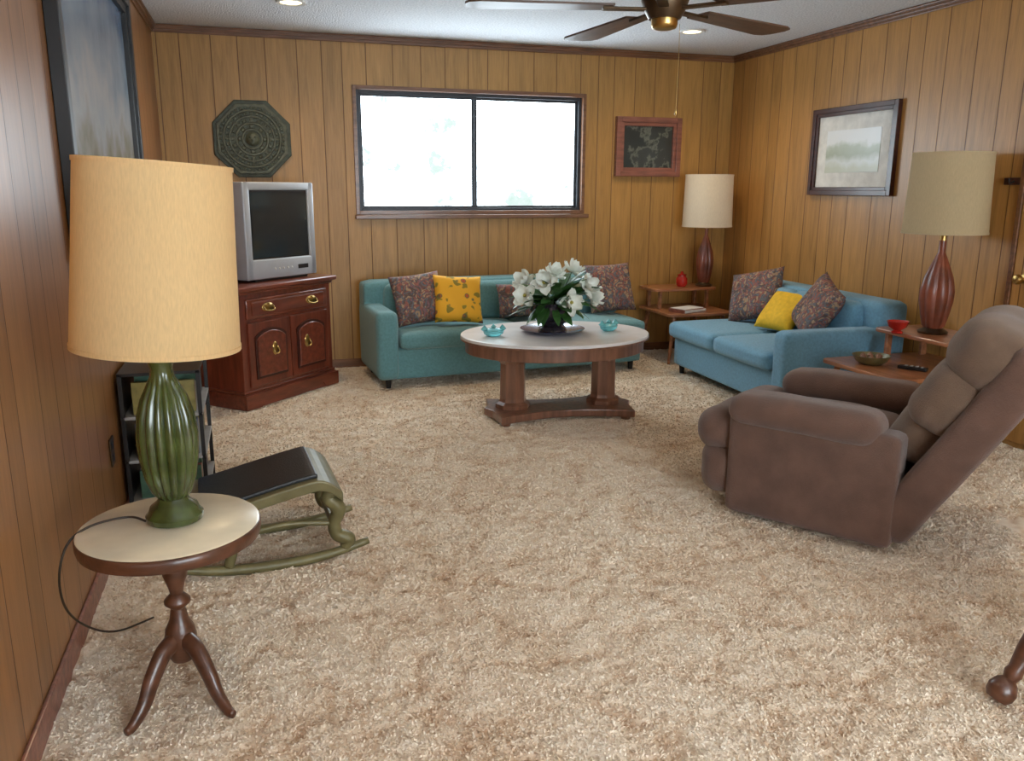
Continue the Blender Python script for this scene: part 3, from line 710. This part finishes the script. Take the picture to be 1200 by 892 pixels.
# ------------------------------------------------------------------ rocking footstool
e=empty('rocking_footstool',(-.02,3.10,0),4)
G=M['gold_frame']
def prof_seat(t):
    return .30+.06*math.sin((t+.05)*3.6)+.02*t
def slab(name,x0,x1,y0,y1,th_,dz,m):
    V=[];Fc=[];n=24
    for i in range(n+1):
        x=x0+(x1-x0)*i/n; z=prof_seat(x)+dz
        if x>.17: z-= (x-.17)**2*6
        V+=[(x,y0,z),(x,y1,z),(x,y1,z-th_),(x,y0,z-th_)]
    for i in range(n):
        a=i*4
        for k in range(4): Fc.append((a+k,a+(k+1)%4,a+4+(k+1)%4,a+4+k))
    Fc+=[(3,2,1,0),(n*4,n*4+1,n*4+2,n*4+3)]
    o=mk(name,V,Fc,m,e); 
    bv=o.modifiers.new('b','BEVEL'); bv.width=.007; bv.segments=3
    return o
slab('seat_frame',-.28,.28,-.02,.44,.045,0,G)
slab('seat_pad',-.25,.19,.015,.405,.02,.016,M['leather'])
for s,y in(('near',.02),('far',.40)):
    pts=[(-.36,y,.05),(-.2,y,.018),(0,y,.006),(.2,y,.017),(.38,y,.055)]
    sweep('rocker_'+s,pts,[.014,.020,.022,.020,.014],G,e,10)
    sweep('leg_right_'+s,[(.25,y,.30),(.225,y,.26),(.265,y,.21),(.245,y,.15),(.255,y,.10),(.30,y,.075),(.28,y,.04)],[.028,.027,.030,.025,.027,.028,.020],G,e,10)
    sweep('leg_left_'+s,[(-.14,y,.27),(-.15,y,.2),(-.14,y,.12),(-.16,y,.03)],[.022,.018,.022,.02],G,e,10)
    sweep('brace_'+s,[(-.15,y,.14),(.05,y,.17),(.25,y,.15)],.012,G,e,8)
sweep('stretcher_a',[(.25,.02,.12),(.25,.40,.12)],.012,G,e,8); sweep('stretcher_b',[(-.15,.02,.13),(-.15,.40,.13)],.012,G,e,8)

# ------------------------------------------------------------------ magazine rack beside left wall
e=empty('magazine_rack',(-.62,3.82,0))
for i,(x,y) in enumerate(((.0,0),(.32,0),(.0,.5),(.32,.5))): box(f'post_{i}',x,x+.018,y,y+.018,-.01,.66,M['black'],e,.002)
for i,z in enumerate((.06,.25,.45,.645)):
    box(f'shelf_{i}',0,.338,0,.518,z,z+.014,M['rackshelf'] if i<3 else M['black'],e,.002)
box('back_panel',.002,.012,.018,.5,.06,.645,M['black'],e,.001)
cols=[(.25,.05,.03),(.28,.27,.24),(.05,.08,.16),(.22,.18,.05),(.05,.12,.08),(.15,.02,.05),(.02,.02,.02)]
cm=[mat(f'magazine_{i}',c,.4,0,.25,30) for i,c in enumerate(cols)]
for sidx,z in enumerate((.075,.265,.465)):
    y=.03;k=0
    while y<.46:
        w=random.uniform(.012,.03); hh=random.uniform(.12,.165)
        box(f'magazine_{sidx}_{k}',.05,.31,y,y+w,z,z+hh,random.choice(cm),e,.001); y+=w+.002;k+=1

# ------------------------------------------------------------------ dining chair at lower right (mostly out of shot)
e=empty('dining_chair',(2.335,1.51,0),18)
W_=M['walnut']
extr('seat',oval(.22,.21,40,3),.035,W_,e,(0,0,.45),bev=.01)
for i,(sx_,sy_) in enumerate(((-1,1),(1,1),(-1,-1),(1,-1))):
    top=Vector((sx_*.06,sy_*.12,.435)); bot=Vector((sx_*.31,sy_*.22,0)); d=(top-bot); Ln=d.length
    q=d.to_track_quat('Z','Y').to_euler()
    lathe(f'leg_{i}',[(0,0),(.028,.004),(.038,.02),(.040,.04),(.030,.065),(.019,.075),(.026,.095),(.022,.11),(.031,.17),(.035,.23),(.028,.29),(.018,.31),(.026,.33),(.028,.38),(.022,Ln)],W_,e,tuple(bot),20,rot=q)
sweep('stretcher_1',[(-.2,-.17,.2),(-.2,.17,.2)],[.012,.012],W_,e,8); sweep('stretcher_2',[(.2,-.17,.2),(.2,.17,.2)],[.012,.012],W_,e,8); sweep('stretcher_3',[(-.2,0,.2),(.2,0,.2)],.012,W_,e,8)
for k in range(5):
    x=.16; y=-.14+.07*k
    sweep(f'spindle_{k}',[(x,y,.46),(x+.08,y*1.2,.9)],.008,W_,e,8)
sweep('crest_rail',[(.24,-.2,.9),(.26,0,.92),(.24,.2,.9)],.022,W_,e,10,flat=.6)

# ------------------------------------------------------------------ ceiling fan
FX,FY,FZ=1.53,3.04,2.11
e=empty('ceiling_fan',(FX,FY,0))
lathe('canopy',[(.0,ZC-.001),(.07,ZC-.001),(.07,ZC-.02),(.03,ZC-.07),(.0,ZC-.075)][::-1],M['bronze'],e)
lathe('downrod',[(.013,FZ+.1),(.013,ZC-.05)],M['bronze'],e,seg=16)
lathe('motor',[(.0,FZ-.04),(.06,FZ-.035),(.075,FZ-.01),(.09,FZ+.03),(.09,FZ+.08),(.08,FZ+.12),(.03,FZ+.14),(0,FZ+.14)],M['bronze'],e)
lathe('switch_housing',[(.0,FZ-.075),(.03,FZ-.072),(.045,FZ-.067),(.05,FZ-.055),(.05,FZ-.035)],M['brass'],e)
for k in range(5):
    a=(23+72*k)*D2R
    piv=bpy.data.objects.new(f'blade_arm_{k}',None); COL.objects.link(piv); piv.parent=e; piv.location=(0,0,FZ); piv.rotation_euler=(0,0,a)
    box(f'iron_{k}',.06,.24,-.02,.02,-.006,.004,M['bronze'],piv,.003)
    pts=[(.20,-.055),(.70,-.085),(.74,-.07),(.755,-.035),(.755,.035),(.74,.07),(.70,.085),(.20,.055)]
    extr(f'blade_{k}',pts,.008,M['blade'],piv,(0,0,.006),(-2*D2R,0,0),.002)
sweep('pull_chain',[(.06,-.01,FZ-.05),(.062,-.01,FZ-.2),(.06,-.01,FZ-.36)],.0008,M['brass'],e,6)
lathe('pull_knob',[(0,FZ-.385),(.005,FZ-.375),(.003,FZ-.36)],M['brass'],e,(.06,-.01,0),8)

m,nt,b=nmat('lamp_glow'); b.inputs['Emission Color'].default_value=(1,.8,.5,1); b.inputs['Emission Strength'].default_value=8; b.inputs['Base Color'].default_value=(1,.9,.7,1); M['glow']=m
def can(name,x,y,W_=35):
    e=empty(name,(x,y,ZC))
    lathe('trim_ring',[(.065,-.001),(.095,-.001),(.092,-.012),(.07,-.01)],M['white'],e,seg=32,cap=False)
    lathe('lens',[(0,-.004),(.068,-.004)],M['glow'],e,seg=24,cap=False)
    l=bpy.data.lights.new(name+'_spot','SPOT'); l.energy=W_; l.color=(1,.76,.46); l.spot_size=150*D2R; l.spot_blend=.9; l.shadow_soft_size=.07
    o=bpy.data.objects.new('bulb',l); COL.objects.link(o); o.parent=e; o.location=(0,0,-.03)
can('recessed_light',.30,5.80,42); can('recessed_light.001',3.20,5.90,42); can('recessed_light.002',.30,2.2,20); can('recessed_light.003',3.2,2.2,20)

# ------------------------------------------------------------------ light / world
w=bpy.data.worlds.new('World'); bpy.context.scene.world=w; w.use_nodes=True; nt=w.node_tree; L=nt.links
bg=nt.nodes['Background']
tc=N(nt,'ShaderNodeTexCoord'); n=N(nt,'ShaderNodeTexNoise'); n.inputs['Scale'].default_value=16; n.inputs['Detail'].default_value=10; n.inputs['Roughness'].default_value=.7; L.new(tc.outputs['Generated'],n.inputs[0])
r=ramp(nt,n.outputs[0],[(.34,(.055,.072,.066)),(.43,(.068,.079,.078)),(.50,(.76,.90,1.0)),(.7,(.90,.97,1))]); L.new(r.outputs[0],bg.inputs[0]); bg.inputs[1].default_value=13
def area(name,loc,rot,sx_,sy_,en,col):
    l=bpy.data.lights.new(name,'AREA'); l.shape='RECTANGLE'; l.size=sx_; l.size_y=sy_; l.energy=en; l.color=col
    o=bpy.data.objects.new(name,l); COL.objects.link(o); o.location=loc; o.rotation_euler=rot; return o
o=area('portal_window',((WX0+WX1)/2,YB+.1,(WZ0+WZ1)/2),(-math.pi/2,0,0),WX1-WX0,WZ1-WZ0,1,(1,1,1)); o.data.cycles.is_portal=True
area('rear_daylight',(1.75,YR-.02,1.45),(math.pi/2,0,0),2.8,1.6,62,(.90,.95,1.0))

# ------------------------------------------------------------------ camera
F,yaw,pitch,roll,h=965.9426,0.2971,0.228,0.0038,1.445
cf=Vector((math.sin(yaw)*math.cos(pitch),math.cos(yaw)*math.cos(pitch),-math.sin(pitch)))
r0=Vector((math.cos(yaw),-math.sin(yaw),0)); u0=r0.cross(cf)
cr=r0*math.cos(roll)+u0*math.sin(roll); cu=-r0*math.sin(roll)+u0*math.cos(roll)
cam=bpy.data.cameras.new('Camera'); cam.sensor_width=36; cam.lens=36*F/1200; cam.clip_start=.05
co=bpy.data.objects.new('Camera',cam); COL.objects.link(co)
Mx=Matrix((cr,cu,-cf)).transposed().to_4x4(); Mx.translation=Vector((0,0,h)); co.matrix_world=Mx
bpy.context.scene.camera=co
bpy.context.scene.view_settings.view_transform='Standard'
